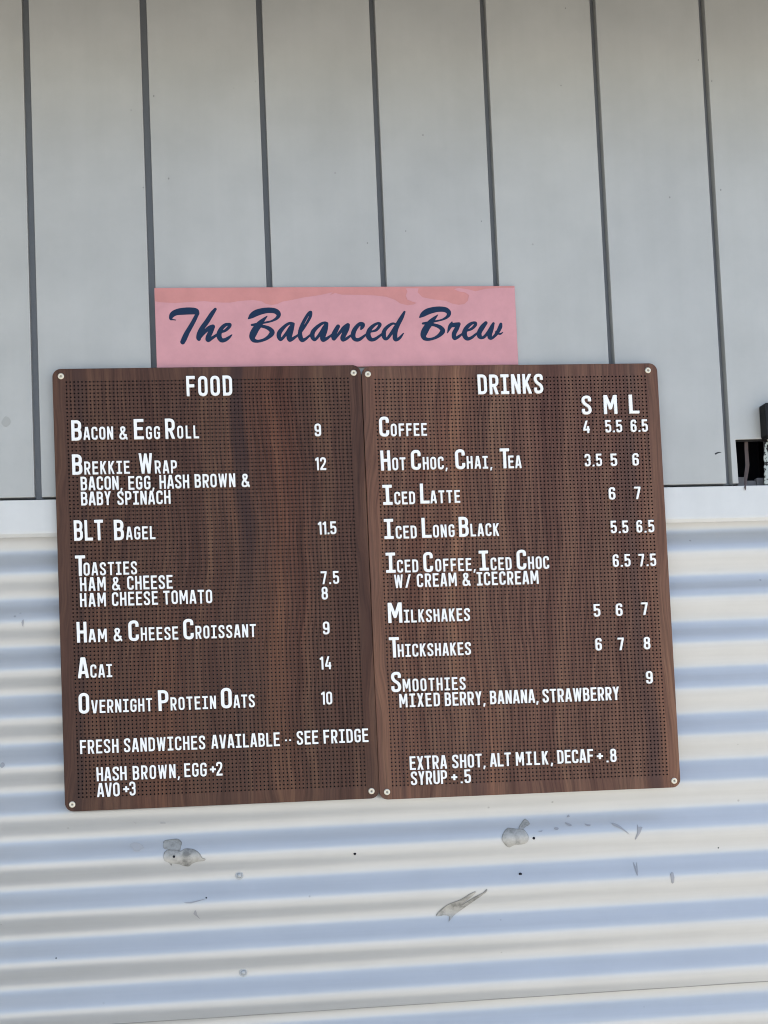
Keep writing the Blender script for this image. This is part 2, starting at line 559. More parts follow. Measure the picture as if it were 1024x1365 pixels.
# ------------------------------------------------------------------ ground, the rest of the kiosk, and added light blockers and bounce
gr = link('paving', [(-400, -600, 0), (400, -600, 0), (400, 400, 0), (-400, 400, 0)], [(0, 1, 2, 3)], CONC)
gr['kind'] = 'structure'
ROOF_Z, OVER = 2.55, 0.36
XL, XR = -3.2, 1.75
rf = box('roof', XL - .3, XR + .1, -OVER, 3.2, ROOF_Z, ROOF_Z + .12, ROOF)
rf['kind'] = 'structure'
fa = box('added_fascia', XL - .3, XR + .1, -OVER - .022, -OVER, 2.455, ROOF_Z + .12, ROOF)  # unseen fascia, added to cut skylight on the upper wall
fa['kind'] = 'structure'
ob = box('added_bounce_wall', -3, 24, -10.4, -10.1, .002, 2.9, mat('bounce_wall_white', (0.75, 0.745, 0.72), .8, .2))  # unseen wall, added to bounce bright light at the horizon
ob['kind'] = 'structure'
nb = box('added_sky_blocker', -4.6, -.62, -1.75, -OVER - .03, ROOF_Z + .03, ROOF_Z + .09, mat('blocker_grey', (0.34, 0.34, 0.33), .7, .3))  # unseen slab, added to block blue sky on the left
nb['kind'] = 'structure'
for nm, a in (('side_wall', (XL, XL + .08, .06, 3.0)), ('side_wall', (XR - .08, XR, .06, 3.0)), ('rear_wall', (XL + .08, XR - .08, 2.92, 3.0))):
    o = box(nm, *a, .002, ROOF_Z - .002, ROOF)
    o['kind'] = 'structure'

# ------------------------------------------------------------------ upper wall: painted panels with recessed joints
FZ = 1.6486                                   # top of the metal capping strip
PB = FZ + .0050                               # bottom of the panels
pw = thing('panelled_wall', 'pale grey upper wall of tall flat panels with dark vertical joints', 'wall', (0, 0, FZ), kind='thing')
seams = [[(32.5, 0), (44.5, 400), (51.2, 660)], [(190, 0), (203, 383)], [(344.7, 0), (359.7, 383)], [(495.5, 0), (512, 383)],
         [(644.2, 0), (661.2, 383)], [(790.8, 0), (810.5, 400)], [(936.5, 0), (958, 400), (972.5, 648)]]
SX = [float(np.mean([at(*p)[0] for p in s])) for s in seams]
SW = [.0115, .0115, .0100, .0100, .0100, .0105, .0108]
edges = [(XL + .08, None)]
left = [SX[0] - .198 * k for k in (3, 2, 1)]
right = [SX[-1] + .198 * k for k in (1, 2, 3)]
joints = [(x, .0105) for x in left] + list(zip(SX, SW)) + [(x, .0105) for x in right]
xa = XL + .08
hx0, hz1 = at(981.5, 586.0)
hx1, _ = at(1025.5, 586.0)
def loc_(o):                                   # children are built in world space, their parent stands at its base
    o.matrix_parent_inverse = o.parent.matrix_world.inverted() if o.parent else Matrix()
    return o
bpy.context.view_layer.update()
PT = ROOF_Z - .003
for i, (jx, jw) in enumerate(joints + [(XR - .08 + .005, .01)]):
    xb = jx - jw / 2
    if xa < hx0 < xb:
        # ragged square cut-out in the bottom of this panel
        rag = [(hx0, PB), (hx0 - .0004, PB + (hz1 - PB) * .55), (hx0 - .001, hz1), (hx1 - .004, hz1 + .0006), (hx1 - .001, hz1 - .008),
               (hx1 + .0004, hz1 - .030), (hx1 - .0008, PB + .02), (hx1, PB)]
        outl = [(xa, PB)] + rag + [(xb, PB), (xb, PT), (xa, PT)]
        o = solid('panel', [outl], 0, .0148, PANEL, pw, .0008)
        o['label'] = 'panel with a square hole cut in its bottom edge'
        o.data.materials.append(CUTFACE)  # cut faces inside the hole coloured near black
        for pl in o.data.polygons:
            c_ = pl.center
            if hx0 - .003 < c_.x < hx1 + .003 and c_.z < hz1 + .003 and c_.y > .0012 and abs(pl.normal.y) < .3:
                pl.material_index = 1
    else:
        o = box('panel', xa, xb, 0, .0148, PB, PT, PANEL, pw, .0009)
    loc_(o)
    xa = jx + jw / 2
# backing strip behind each joint, one sheet with an opening behind the hole
o = solid('joint_backing', [[(XL + .08, FZ - .03), (hx0 - .004, FZ - .03), (hx0 - .004, hz1 + .004), (hx1 + .004, hz1 + .004), (hx1 + .004, FZ - .03),
                             (XR - .08, FZ - .03), (XR - .08, PT), (XL + .08, PT)]], .0150, .03, JOINT, pw)
loc_(o)
loc_(box('gap_shade_strip', XL + .09, hx0 - .006, .0135, .0148, FZ - .02, PB - .0004, DARK, pw))  # black strip painted in for the shade under the panels
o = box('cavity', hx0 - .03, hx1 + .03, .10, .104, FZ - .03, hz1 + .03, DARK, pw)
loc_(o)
# remains of a timber rail low in the opening
ox0, oz0 = at(983, 636, .02)
for a, b, top, sh in ((983, 996, 636, 0), (997.2, 1009, 637, .004), (1009.6, 1018.5, 636, .001)):
    xa_, zt = at(a, top, .02)
    xb_, _ = at(b, top, .02)
    loc_(box('timber_remnant', xa_, xb_, .020 + sh, .032, FZ - .028, zt - sh, PLY, pw, .0008))

# small marks on the panels
def blob(pts, n=5):
    """closed outline smoothed through px points"""
    P = [np.array(p, float) for p in pts]
    out = []
    k = len(P)
    for i in range(k):
        p0, p1, p2, p3 = P[i - 1], P[i], P[(i + 1) % k], P[(i + 2) % k]
        for j in range(n):
            t = j / n
            out.append(.5 * ((2 * p1) + (-p0 + p2) * t + (2 * p0 - 5 * p1 + 4 * p2 - p3) * t * t + (-p0 + 3 * p1 - 3 * p2 + p3) * t ** 3))
    return out
MARK = mat('mark', (0.25, 0.25, 0.24), .6, .3)
MARKD = mat('mark_dark', (0.03, 0.03, 0.032), .6, .3)
def mark(pts, material, y0=-.0004, parent=pw, name='scuff_mark', sm=3):
    lp = [at(p[0], p[1]) for p in blob(pts, sm)]
    return loc_(solid(name, [lp], y0, y0 + .0003, material, parent))
mark([(953, 604.5), (957, 602.6), (962, 603), (957.5, 604.3), (954, 606)], MARKD)
for cx_, cy_, r_ in ((205, 128, 1.3), (225, 238, 1.2), (490, 324, 1.1), (754, 11, 1.0), (949, 108, 1.0), (893, 263, 1.2), (961, 253, 1.1), (541, 308, .9),
                     (748, 114, .9), (642, 295, .9), (564, 180, 1.1), (191, 250, .9), (931, 80, .9)):
    mark([(cx_ - r_, cy_), (cx_, cy_ - r_ * 1.3), (cx_ + r_ * .8, cy_), (cx_, cy_ + r_ * 1.2)], MARK)
mark([(2, 563), (7, 555), (13, 558), (14, 564), (9, 569), (4, 567)], mat('faint_stain', (0.34, 0.34, 0.32), .6, .3))

# ------------------------------------------------------------------ lower wall: capping strip and corrugated sheets
PER, AMP, YC = .07933, .0082, .0110
def corr_y(x, z):
    zz = z - .009 * (x - .88)
    return YC + AMP * math.sin(2 * math.pi / PER * (zz - 1.5586))
cw = thing('corrugated_wall', 'white horizontally corrugated metal lower wall with scraped patches below the menu boards', 'wall', (0, 0, 0), kind='thing')
fp = [(FZ, .030), (FZ, -.0025), (FZ - .0005, -.0032), (FZ - .0005 - .0518, -.0040), (FZ - .0560, -.0036), (FZ - .0612, .0012), (FZ - .0612, .0020),
      (FZ - .0550, -.0026), (FZ - .0540, .028)]
xs_ = (XL + .08, XR - .08)
V = [(x, y, z) for x in xs_ for z, y in fp]
k = len(fp)
o = link('capping_strip', V, [(i, (i + 1) % k, k + (i + 1) % k, k + i) for i in range(k)] + [tuple(range(k)), tuple(range(k, 2 * k))], FLASH, cw)
finish(o, .0006)

def corr_sheet(z_top, z_bot, off, name='corrugated_sheet'):
    nz = int((z_top - z_bot) / .0026)
    xs = np.linspace(XL + .08, XR - .08, 25)
    V, Fc = [], []
    for th in (0, .0009):
        for i in range(nz + 1):
            for x in xs:
                z = z_top + (z_bot - z_top) * i / nz + .009 * (x - .88)
                V.append((x, corr_y(x, z) + off + th, z))
    k = len(xs)
    n = (nz + 1) * k
    for i in range(nz):
        for j in range(k - 1):
            a = i * k + j
            Fc.append((a, a + 1, a + k + 1, a + k))
            Fc.append((a + n, a + k + n, a + k + 1 + n, a + 1 + n))
    for i in (0, nz):
        for j in range(k - 1):
            a = i * k + j
            Fc.append((a, a + 1, a + 1 + n, a + n))
    o = link(name, V, Fc, IRON, cw, smooth=True)
    bm = bmesh.new(); bm.from_mesh(o.data)
    bmesh.ops.recalc_face_normals(bm, faces=bm.faces)
    for e in bm.edges:
        if len(e.link_faces) == 2 and e.calc_face_angle(0) > .6:
            e.smooth = False
    bm.to_mesh(o.data); bm.free()
    return o
LAPZ = .7975
corr_sheet(1.640, LAPZ, 0)
corr_sheet(LAPZ + .05, .045, .0052)
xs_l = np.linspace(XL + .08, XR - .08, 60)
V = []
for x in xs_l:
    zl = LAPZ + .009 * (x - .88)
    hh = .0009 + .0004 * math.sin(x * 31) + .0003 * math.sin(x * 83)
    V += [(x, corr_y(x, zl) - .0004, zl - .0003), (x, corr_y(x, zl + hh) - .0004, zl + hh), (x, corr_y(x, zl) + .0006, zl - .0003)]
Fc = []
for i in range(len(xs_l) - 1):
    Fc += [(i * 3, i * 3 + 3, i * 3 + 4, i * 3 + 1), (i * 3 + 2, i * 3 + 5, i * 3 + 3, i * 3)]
link('lap_joint', V, Fc, mat('lap_grey', (0.28, 0.275, 0.26), .8, .2), cw)  # thin grey line along the lap edge
bb = box('wall_lining', XL + .08, XR - .08, .034, .05, .003, FZ - .03, ROOF, cw)

def patch(name, pts, material, sm=5, dy=-.0011, rag=0.0, yref=.006, res=.0020):
    """thin patch lying on the corrugated surface, outline in photo points"""
    op = [at(p[0], p[1], yref) for p in blob(pts, sm)]
    if rag:
        op = [(x + random.uniform(-rag, rag), z + random.uniform(-rag, rag)) for x, z in op]
    xs = [p[0] for p in op]; zs = [p[1] for p in op]
    pts2 = [Vector(p) for p in op]
    ed = [(i, (i + 1) % len(op)) for i in range(len(op))]
    x = min(xs)
    while x < max(xs):
        z = min(zs)
        while z < max(zs):
            pts2.append(Vector((x + .0001, z + .0001)))
            z += res
        x += res
    vv, ee, ff, *_ = delaunay_2d_cdt(pts2, ed, [list(range(len(op)))], 1, 1e-7)
    n = len(vv)
    V = [(p.x, corr_y(p.x, p.y) + dy, p.y) for p in vv]
    fs = [tuple(f) for f in ff]
    # skirt back to the sheet
    cnt = {}
    for f in fs:
        for i in range(len(f)):
            e = tuple(sorted((f[i], f[(i + 1) % len(f)])))
            cnt[e] = cnt.get(e, 0) + 1
    rim = [e for e, c in cnt.items() if c == 1]
    V += [(p.x, corr_y(p.x, p.y) + .0002, p.y) for p in vv]
    fs += [(a, b, b + n, a + n) for a, b in rim]
    o = link(name, V, fs, material, cw)
    if material is BARE:                       # dark rim, widest on top, paints the shadow of the paint edge
        o.data.materials.append(RIM)
        bmr = bmesh.new(); bmr.from_mesh(o.data)
        k = len(op)
        ar = sum(op[i][0] * op[(i + 1) % k][1] - op[(i + 1) % k][0] * op[i][1] for i in range(k))
        sg = 1 if ar > 0 else -1
        ins, outs = [], []
        for i in range(k):
            tx, tz = op[(i + 1) % k][0] - op[i - 1][0], op[(i + 1) % k][1] - op[i - 1][1]
            ln_ = math.hypot(tx, tz) + 1e-9
            nx_, nz_ = sg * tz / ln_, -sg * tx / ln_
            wd = (.0011 if nz_ > .1 else .0003) * random.uniform(.4, 1.3)
            for lst, dd, yy in ((ins, -wd, -.0013), (outs, wd * .5, -.0006)):
                px_, pz_ = op[i][0] + nx_ * dd, op[i][1] + nz_ * dd
                lst.append(bmr.verts.new((px_, corr_y(px_, pz_) + yy, pz_)))
        for i in range(k):
            try:
                f_ = bmr.faces.new((ins[i], ins[(i + 1) % k], outs[(i + 1) % k], outs[i]))
                f_.material_index = 1
            except ValueError:
                pass
        bmr.to_mesh(o.data); bmr.free()
    bm = bmesh.new(); bm.from_mesh(o.data)
    bmesh.ops.delete(bm, geom=[v_ for v_ in bm.verts if not v_.link_faces], context='VERTS')
    bmesh.ops.recalc_face_normals(bm, faces=bm.faces)
    bm.to_mesh(o.data); bm.free()
    return o
def c7(x, y): return 170 + x / 8.533, 1090 + y / 8.533
def c8(x, y): return 570 + x / 6.4, 1080 + y / 6.4
def c9(x, y): return 720 + x / 6.4, 1080 + y / 6.4
p = patch('scraped_patch', [c7(*q) for q in ((415, 270), (470, 255), (560, 248), (605, 270), (618, 300), (605, 330), (598, 370), (560, 372), (480, 362), (415, 350), (408, 310))], BARE, 3)
p['label'] = 'dull scraped tab above the largest bare patch'
p = patch('scraped_patch', [c7(*q) for q in ((418, 400), (450, 372), (520, 362), (600, 380), (650, 355), (730, 355), (790, 380), (825, 415), (850, 455), (885, 470), (870, 490), (800, 500),
                                             (740, 520), (700, 555), (640, 550), (590, 530), (500, 520), (505, 545), (470, 510), (425, 490), (412, 450))], BARE, 3)
p['label'] = 'largest bare metal patch with a small drilled hole'
p = patch('scraped_patch', [c8(*q) for q in ((630, 245), (650, 190), (690, 155), (760, 160), (820, 165), (850, 205), (858, 245), (830, 285), (740, 298), (700, 318), (660, 295))], BARE, 3)
p['label'] = 'rounded bare metal patch below the right board'
p = patch('scraped_patch', [c8(*q) for q in ((780, 155), (815, 110), (848, 78), (885, 118), (845, 140), (815, 162))], BARE, 2)
p = patch('scraped_patch', [c8(*q) for q in ((85, 905), (140, 845), (200, 800), (290, 765), (350, 720), (405, 692), (395, 720), (320, 790), (300, 815), (400, 745), (470, 705), (503, 672), (495, 700),
                                             (400, 780), (300, 860), (235, 910), (190, 958), (200, 915), (150, 905), (110, 912))], BARE, 2)
p['label'] = 'long pointed scrape slanting up to the right'
for pts in (((120, 155), (135, 145), (158, 150), (155, 165), (135, 170)), ((222, 108), (240, 108), (275, 125), (265, 138), (240, 128)), ((388, 115), (410, 120), (438, 125), (420, 138), (395, 130)),
            ((615, 108), (650, 115), (690, 140), (755, 205), (740, 195), (680, 155), (630, 132)), ((830, 122), (838, 145), (870, 145), (820, 245), (812, 240), (825, 190)),
            ((245, 62), (262, 40), (270, 60)), ((815, 450), (830, 490), (842, 450), (838, 520), (825, 560), (816, 500)), ((0, 178), (20, 172), (10, 184), (-20, 180))):
    patch('scratch', [c9(*q) for q in pts], SCUFF, 2)
for pts in (((30, 310), (70, 290), (130, 295), (190, 340), (160, 360), (100, 385), (50, 350)), ((60, 40), (100, 68), (90, 72)), ((365, 70), (400, 50), (435, 62), (400, 72))):
    patch('scratch', [c7(*q) for q in pts], mat('faint_scuff', (0.38, 0.38, 0.385), .5, .4), 2, rag=.0008)
for pts in (((0, 1020), (4, 1016), (7, 1020), (3, 1024)), ((258, 1218), (261, 1213), (263, 1220), (267, 1226), (262, 1222)), ((245, 1203), (255, 1202), (274, 1198), (255, 1204)),
            ((29, 830), (32, 826), (31, 836)), ((893, 1165), (897, 1163), (898, 1176), (895, 1177))):
    patch('scratch', pts, SCUFF, 2)
def hole(px, py, r, up=0.0):
    x, z = at(px, py, .006)
    y = corr_y(x, z) - up
    return lathe('screw_hole', [(r, y + .0004), (r, y - .0006), (r * .8, y - .0007), (r * .2, y - .0007)], (x, z), DARK, cw, 12)
for px, py, r in ((473, 1138, .0024), (711, 1117.3, .0023), (694.8, 1165.8, .0028), (232, 1141.7, .0021), (275, 1196.8, .0013), (75, 1277, .0011), (962, 1131, .0011)):
    hole(px, py, r, .0009 if px == 232 else 0.0)
for px, py in ((319.5, 1168), (324.8, 1298.2)):
    x, z = at(px, py, .006)
    y = corr_y(x, z)
    s_ = lathe('wall_screw', [(.0068, y + .003), (.0068, y - .0012), (.0060, y - .0020), (.0046, y - .0020), (.0044, y - .0012), (.0038, y - .0012), (.0034, y - .0032), (.0018, y - .0044), (.0003, y - .0046)], (x, z), SCREWPAINT, cw, 24)

# ------------------------------------------------------------------ pink shop sign
s1, s2, s3, s4 = at(206.3, 383.8, -.006), at(686.3, 380.8, -.006), at(691.2, 487.5, -.006), at(208.5, 490.5, -.006)
sx0, sx1 = (s1[0] + s4[0]) / 2, (s2[0] + s3[0]) / 2
sz1, sz0 = (s1[1] + s2[1]) / 2, (s3[1] + s4[1]) / 2
sign = thing('shop_sign', 'pink sign board with navy brush script reading The Balanced Brew', 'sign', (sx0, 0, sz0))
bpy.context.view_layer.update()
o = loc_(box('sign_board', sx0, sx1, -.0060, -.0004, sz0, sz1, SALMON, sign, .0005))
o.data.materials.append(EDGE)
for pl in o.data.polygons:
    if abs(pl.normal.x) > .5 or pl.normal.z < -.5:
        pl.material_index = 1
def c3(x, y): return 180 + x / 3.793, 360 + y / 3.793
def c4(x, y): return 430 + x / 3.531, 360 + y / 3.531
top = [c3(*q) for q in ((97, 158), (130, 163), (200, 167), (270, 162), (350, 157), (420, 164), (480, 165), (520, 158), (560, 154), (600, 152), (640, 158), (660, 170), (690, 177), (720, 172), (745, 160),
                        (800, 150), (850, 139), (940, 126), (1000, 112))]
top += [c4(*q) for q in ((35, 118), (60, 108), (90, 116), (180, 117), (250, 120), (300, 126), (340, 140), (365, 157), (400, 166), (430, 162), (442, 154), (425, 150), (400, 140), (392, 120), (400, 100),
                         (392, 86), (452, 86), (448, 105), (470, 128), (520, 138), (580, 145), (610, 158), (640, 164), (668, 160), (684, 145), (690, 118), (672, 106), (640, 100), (620, 90), (640, 84),
                         (690, 92), (720, 100), (770, 88), (850, 84), (905, 84))]
fl_ = [at(p[0], p[1], -.006) for p in top]
fl_ = [(min(max(x, sx0 + .0006), sx1 - .0006), min(z, sz1 - .0008)) for x, z in fl_]
loop = fl_ + [(sx1 - .0006, sz0 + .0006), (sx0 + .0006, sz0 + .0006)]
loc_(solid('pink_film', [loop], -.0064, -.0059, PINK, sign))

SCRIPT = {
 'the': (215, 395, [
   [(198, 323, 6), (160, 317, 9), (128, 305, 18), (150, 250, 36), (210, 216, 42), (300, 203, 48), (400, 199, 48), (470, 205, 42), (500, 236, 22)],
   [(496, 232, 24), (450, 325, 28), (400, 415, 30), (350, 500, 34), (318, 570, 37), (293, 622, 34)],
   [(738, 175, 20), (690, 240, 30), (620, 350, 33), (560, 430, 33), (518, 510, 32), (510, 565, 32), (515, 582, 26)],
   [(525, 570, 16), (580, 500, 22), (640, 440, 28), (700, 410, 26), (712, 415, 24)],
   [(708, 412, 27), (682, 470, 32), (648, 540, 34), (635, 585, 32), (650, 597, 25), (690, 572, 22), (740, 538, 18), (785, 505, 14)],
   [(800, 492, 14), (870, 468, 19), (920, 425, 22), (938, 390, 24), (915, 380, 19), (870, 392, 24), (822, 438, 28), (792, 500, 34), (792, 555, 34), (822, 598, 30), (870, 595, 26), (920, 565, 20), (965, 525, 7)]]),
 'balanced': (315, 395, [
   [(168, 303, 10), (215, 262, 36), (270, 228, 44), (340, 205, 42), (430, 190, 38), (520, 196, 36), (568, 225, 34), (578, 262, 28), (545, 305, 20), (480, 338, 13), (400, 357, 13), (330, 368, 16), (260, 384, 18), (212, 390, 15)],
   [(422, 270, 6), (375, 315, 22), (320, 375, 40), (270, 440, 46), (232, 510, 48), (218, 560, 38), (240, 600, 28), (300, 612, 20), (380, 592, 20), (440, 556, 26), (484, 510, 34), (488, 478, 32), (450, 440, 28), (390, 415, 22), (310, 398, 20)],
   [(785, 372, 14), (740, 365, 18), (690, 386, 20), (632, 440, 26), (590, 495, 32), (582, 545, 30), (602, 588, 22), (632, 572, 20), (690, 500, 22), (740, 430, 28), (770, 392, 26)],
   [(772, 388, 26), (752, 440, 36), (736, 500, 38), (722, 560, 36), (732, 600, 22), (770, 580, 22), (820, 545, 16), (860, 515, 12)],
   # l a n c, traced 80 px further right
   [(868, 505, 14), (910, 450, 16), (970, 355, 18), (1014, 270, 20), (1021, 214, 16), (989, 232, 20), (940, 310, 22), (895, 400, 24), (872, 480, 28), (874, 550, 32), (898, 596, 28), (939, 586, 20), (979, 555, 16), (1024, 515, 12)],
   [(1244, 368, 14), (1209, 360, 18), (1160, 376, 20), (1090, 432, 26), (1045, 490, 30), (1040, 550, 30), (1064, 592, 20), (1096, 574, 20), (1150, 505, 22), (1200, 430, 28), (1230, 390, 26)],
   [(1232, 386, 26), (1214, 450, 36), (1194, 510, 38), (1178, 570, 34), (1190, 600, 22), (1230, 580, 22), (1280, 545, 16), (1315, 515, 12)],
   [(1390, 410, 27), (1362, 460, 32), (1334, 520, 34), (1330, 568, 30), (1339, 588, 16)],
   [(1350, 578, 14), (1410, 500, 20), (1470, 430, 27), (1522, 390, 26)],
   [(1525, 392, 27), (1510, 440, 34), (1476, 510, 34), (1452, 570, 32), (1464, 598, 20), (1509, 575, 20), (1550, 545, 16), (1590, 515, 12)],
   [(1702, 450, 10), (1722, 412, 28), (1728, 382, 27), (1689, 375, 24), (1640, 420, 28), (1605, 480, 32), (1595, 540, 32), (1619, 585, 26), (1670, 592, 24), (1720, 562, 20), (1785, 510, 12)],
   # e d, traced 155 px right
   [(1830, 485, 10), (1907, 462, 18), (1952, 412, 22), (1962, 380, 22), (1932, 368, 17), (1877, 396, 22), (1824, 450, 28), (1802, 510, 32), (1812, 560, 34), (1847, 592, 25), (1897, 582, 22), (1947, 548, 18), (2010, 498, 12)],
   [(2167, 376, 14), (2132, 372, 16), (2077, 405, 22), (2027, 460, 26), (2012, 520, 32), (2027, 570, 25), (2050, 584, 16), (2077, 560, 20), (2127, 490, 22), (2172, 420, 24)],
   [(2297, 212, 15), (2257, 290, 28), (2207, 380, 32), (2177, 450, 34), (2167, 520, 32), (2171, 575, 32), (2192, 594, 20), (2237, 562, 19), (2282, 505, 8)]]),
 'brew': (545, 395, [
   [(590, 352, 10), (570, 398, 26), (552, 440, 21), (530, 498, 6)],
   [(570, 398, 26), (630, 388, 30), (680, 380, 27)],
   [(684, 378, 25), (655, 440, 30), (622, 500, 31), (618, 556, 29), (636, 576, 20), (680, 550, 20), (720, 520, 14), (750, 495, 12)],
   [(785, 474, 12), (860, 442, 18), (906, 396, 22), (911, 367, 22), (880, 360, 18), (830, 386, 24), (782, 440, 29), (760, 500, 34), (772, 552, 32), (806, 580, 24), (860, 562, 20), (910, 522, 16), (950, 490, 12)],
   [(1053, 362, 24), (1005, 420, 33), (965, 490, 33), (965, 540, 32), (992, 566, 20), (1033, 550, 20), (1083, 490, 20), (1133, 410, 22), (1157, 368, 16)],
   [(1155, 370, 17), (1133, 440, 28), (1110, 510, 30), (1106, 555, 30), (1130, 574, 18), (1173, 540, 20), (1213, 490, 24), (1248, 420, 28), (1258, 378, 20)],
   [(1203, 488, 24), (1222, 508, 14), (1253, 512, 12), (1284, 492, 6)]]),
}
B1 = SCRIPT['balanced'][2][:2]
SCRIPT['brew'][2].extend([[(138 + (x - 155) * .971, 135 + (y - 150) * .979, h * .97) for x, y, h in ln] for ln in B1])

def dense(ln, n=10):
    P = [np.array(p, float) for p in ln]
    P = [2 * P[0] - P[1]] + P + [2 * P[-1] - P[-2]]
    out = []
    for i in range(1, len(P) - 2):
        p0, p1, p2, p3 = P[i - 1:i + 3]
        for j in range(n):
            t = j / n
            out.append(.5 * ((2 * p1) + (-p0 + p2) * t + (2 * p0 - 5 * p1 + 4 * p2 - p3) * t * t + (-p0 + 3 * p1 - 3 * p2 + p3) * t ** 3))
    out.append(P[-2])
    return out
for key, (ox, oy, lines) in SCRIPT.items():
    ds = [dense(l_) for l_ in lines]
    al = np.array([p for d in ds for p in d])
    st = 5.0
    xs = np.arange(al[:, 0].min() - 70, al[:, 0].max() + 70, st)
    ys = np.arange(al[:, 1].min() - 70, al[:, 1].max() + 70, st)
    X, Y = np.meshgrid(xs, ys)
    D = np.full(X.shape, 99.0)
    for d in ds:
        for a, b in zip(d[:-1], d[1:]):
            j0, j1 = np.searchsorted(xs, [min(a[0], b[0]) - 80, max(a[0], b[0]) + 80])
            sub = (slice(None), slice(j0, j1))
            dx, dy = b[0] - a[0], b[1] - a[1]
            L2 = dx * dx + dy * dy + 1e-9
            t = np.clip(((X[sub] - a[0]) * dx + (Y[sub] - a[1]) * dy) / L2, 0, 1)
            q = np.hypot(X[sub] - a[0] - t * dx, Y[sub] - a[1] - t * dy) - 1.0 * (a[2] + t * (b[2] - a[2]))
            D[sub] = np.minimum(D[sub], q)
    loops = [rdp(lp, .8) for lp in contours(D, xs[0], ys[0], st)]
    loops = [[at(ox + x / 10.24, oy + y / 10.24, -.0066) for x, y in lp] for lp in loops]
    o = loc_(solid('word', loops, -.0067, -.0063, NAVY, sign))
    o['label'] = 'navy script word ' + {'the': 'The', 'balanced': 'Balanced', 'brew': 'Brew'}[key]

# ------------------------------------------------------------------ menu boards
P = .0064
NC, NR = 74, 108
PV = P * 106.54 / 107
BF, BT = -.0150, .0062                        # front face of the boards, their thickness
DK = []
def board_geometry():
    gw, gh = (NC - 1) * P, (NR - 1) * PV
    r = .235 * P
    dep = .0052
    ang = [math.radians(a) for a in (225, 270, 315, 0, 45, 90, 135, 180)]
    sq = [(-.5, -.5), (0, -.5), (.5, -.5), (.5, 0), (.5, .5), (0, .5), (-.5, .5), (-.5, 0)]
    V, Fc = [], []
    for i in range(NC):
        for j in range(NR):
            cx, cz = -gw / 2 + i * P, -gh / 2 + j * PV
            s = len(V)
            V += [(cx + a * P, 0, cz + b * PV) for a, b in sq]
            V += [(cx + r * math.cos(a), 0, cz + r * math.sin(a)) for a in ang]
            V += [(cx + r * math.cos(a), dep, cz + r * math.sin(a)) for a in ang]
            for k in range(8):
                k2 = (k + 1) % 8
                Fc.append((s + k, s + k2, s + 8 + k2, s + 8 + k))
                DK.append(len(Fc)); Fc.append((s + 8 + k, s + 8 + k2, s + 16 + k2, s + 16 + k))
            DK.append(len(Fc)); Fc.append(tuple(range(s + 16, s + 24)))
    # plain margin with rounded corners, edge and back
    mx, mz = 3.42 * P, 3.42 * P
    out = round_rect(-gw / 2 - mx, gw / 2 + mx, -gh / 2 - mz, gh / 2 + mz, .0135)
    inn = [(-gw / 2 - P / 2, -gh / 2 - PV / 2), (gw / 2 + P / 2, -gh / 2 - PV / 2), (gw / 2 + P / 2, gh / 2 + PV / 2), (-gw / 2 - P / 2, gh / 2 + PV / 2)]
    tri = tessellate_polygon([[Vector((*p, 0)) for p in out], [Vector((*p, 0)) for p in inn]])
    e = .0006
    cxo = [(x - math.copysign(0, x), z) for x, z in out]
    s = len(V)
    allp = out + inn
    V += [(x, 0, z) for x, z in allp]
    Fc += [tuple(s + i for i in t) for t in tri]
    n = len(out)
    s2 = len(V)
    grow = round_rect(-gw / 2 - mx - e, gw / 2 + mx + e, -gh / 2 - mz - e, gh / 2 + mz + e, .0135 + e)
    V += [(x, e, z) for x, z in grow] + [(x, BT, z) for x, z in grow]
    for i in range(n):
        j = (i + 1) % n
        Fc.append((s + i, s + j, s2 + j, s2 + i))
        Fc.append((s2 + i, s2 + j, s2 + n + j, s2 + n + i))
    Fc.append(tuple(range(s2 + n, s2 + 2 * n)))
    return V, Fc, gw, gh
BV, BFc, GW, GH = board_geometry()
me_b = bpy.data.meshes.new('board')
me_b.from_pydata(BV, [], BFc)
me_b.update()

def board_frame(TL, TR, BL, BR):
    q = [at(*p, BF) for p in (TL, TR, BL, BR)]
    cx, cz = sum(p[0] for p in q) / 4, sum(p[1] for p in q) / 4
    rot_ = (math.atan2(q[1][1] - q[0][1], q[1][0] - q[0][0]) + math.atan2(q[3][1] - q[2][1], q[3][0] - q[2][0])) / 2
    return cx, cz, rot_

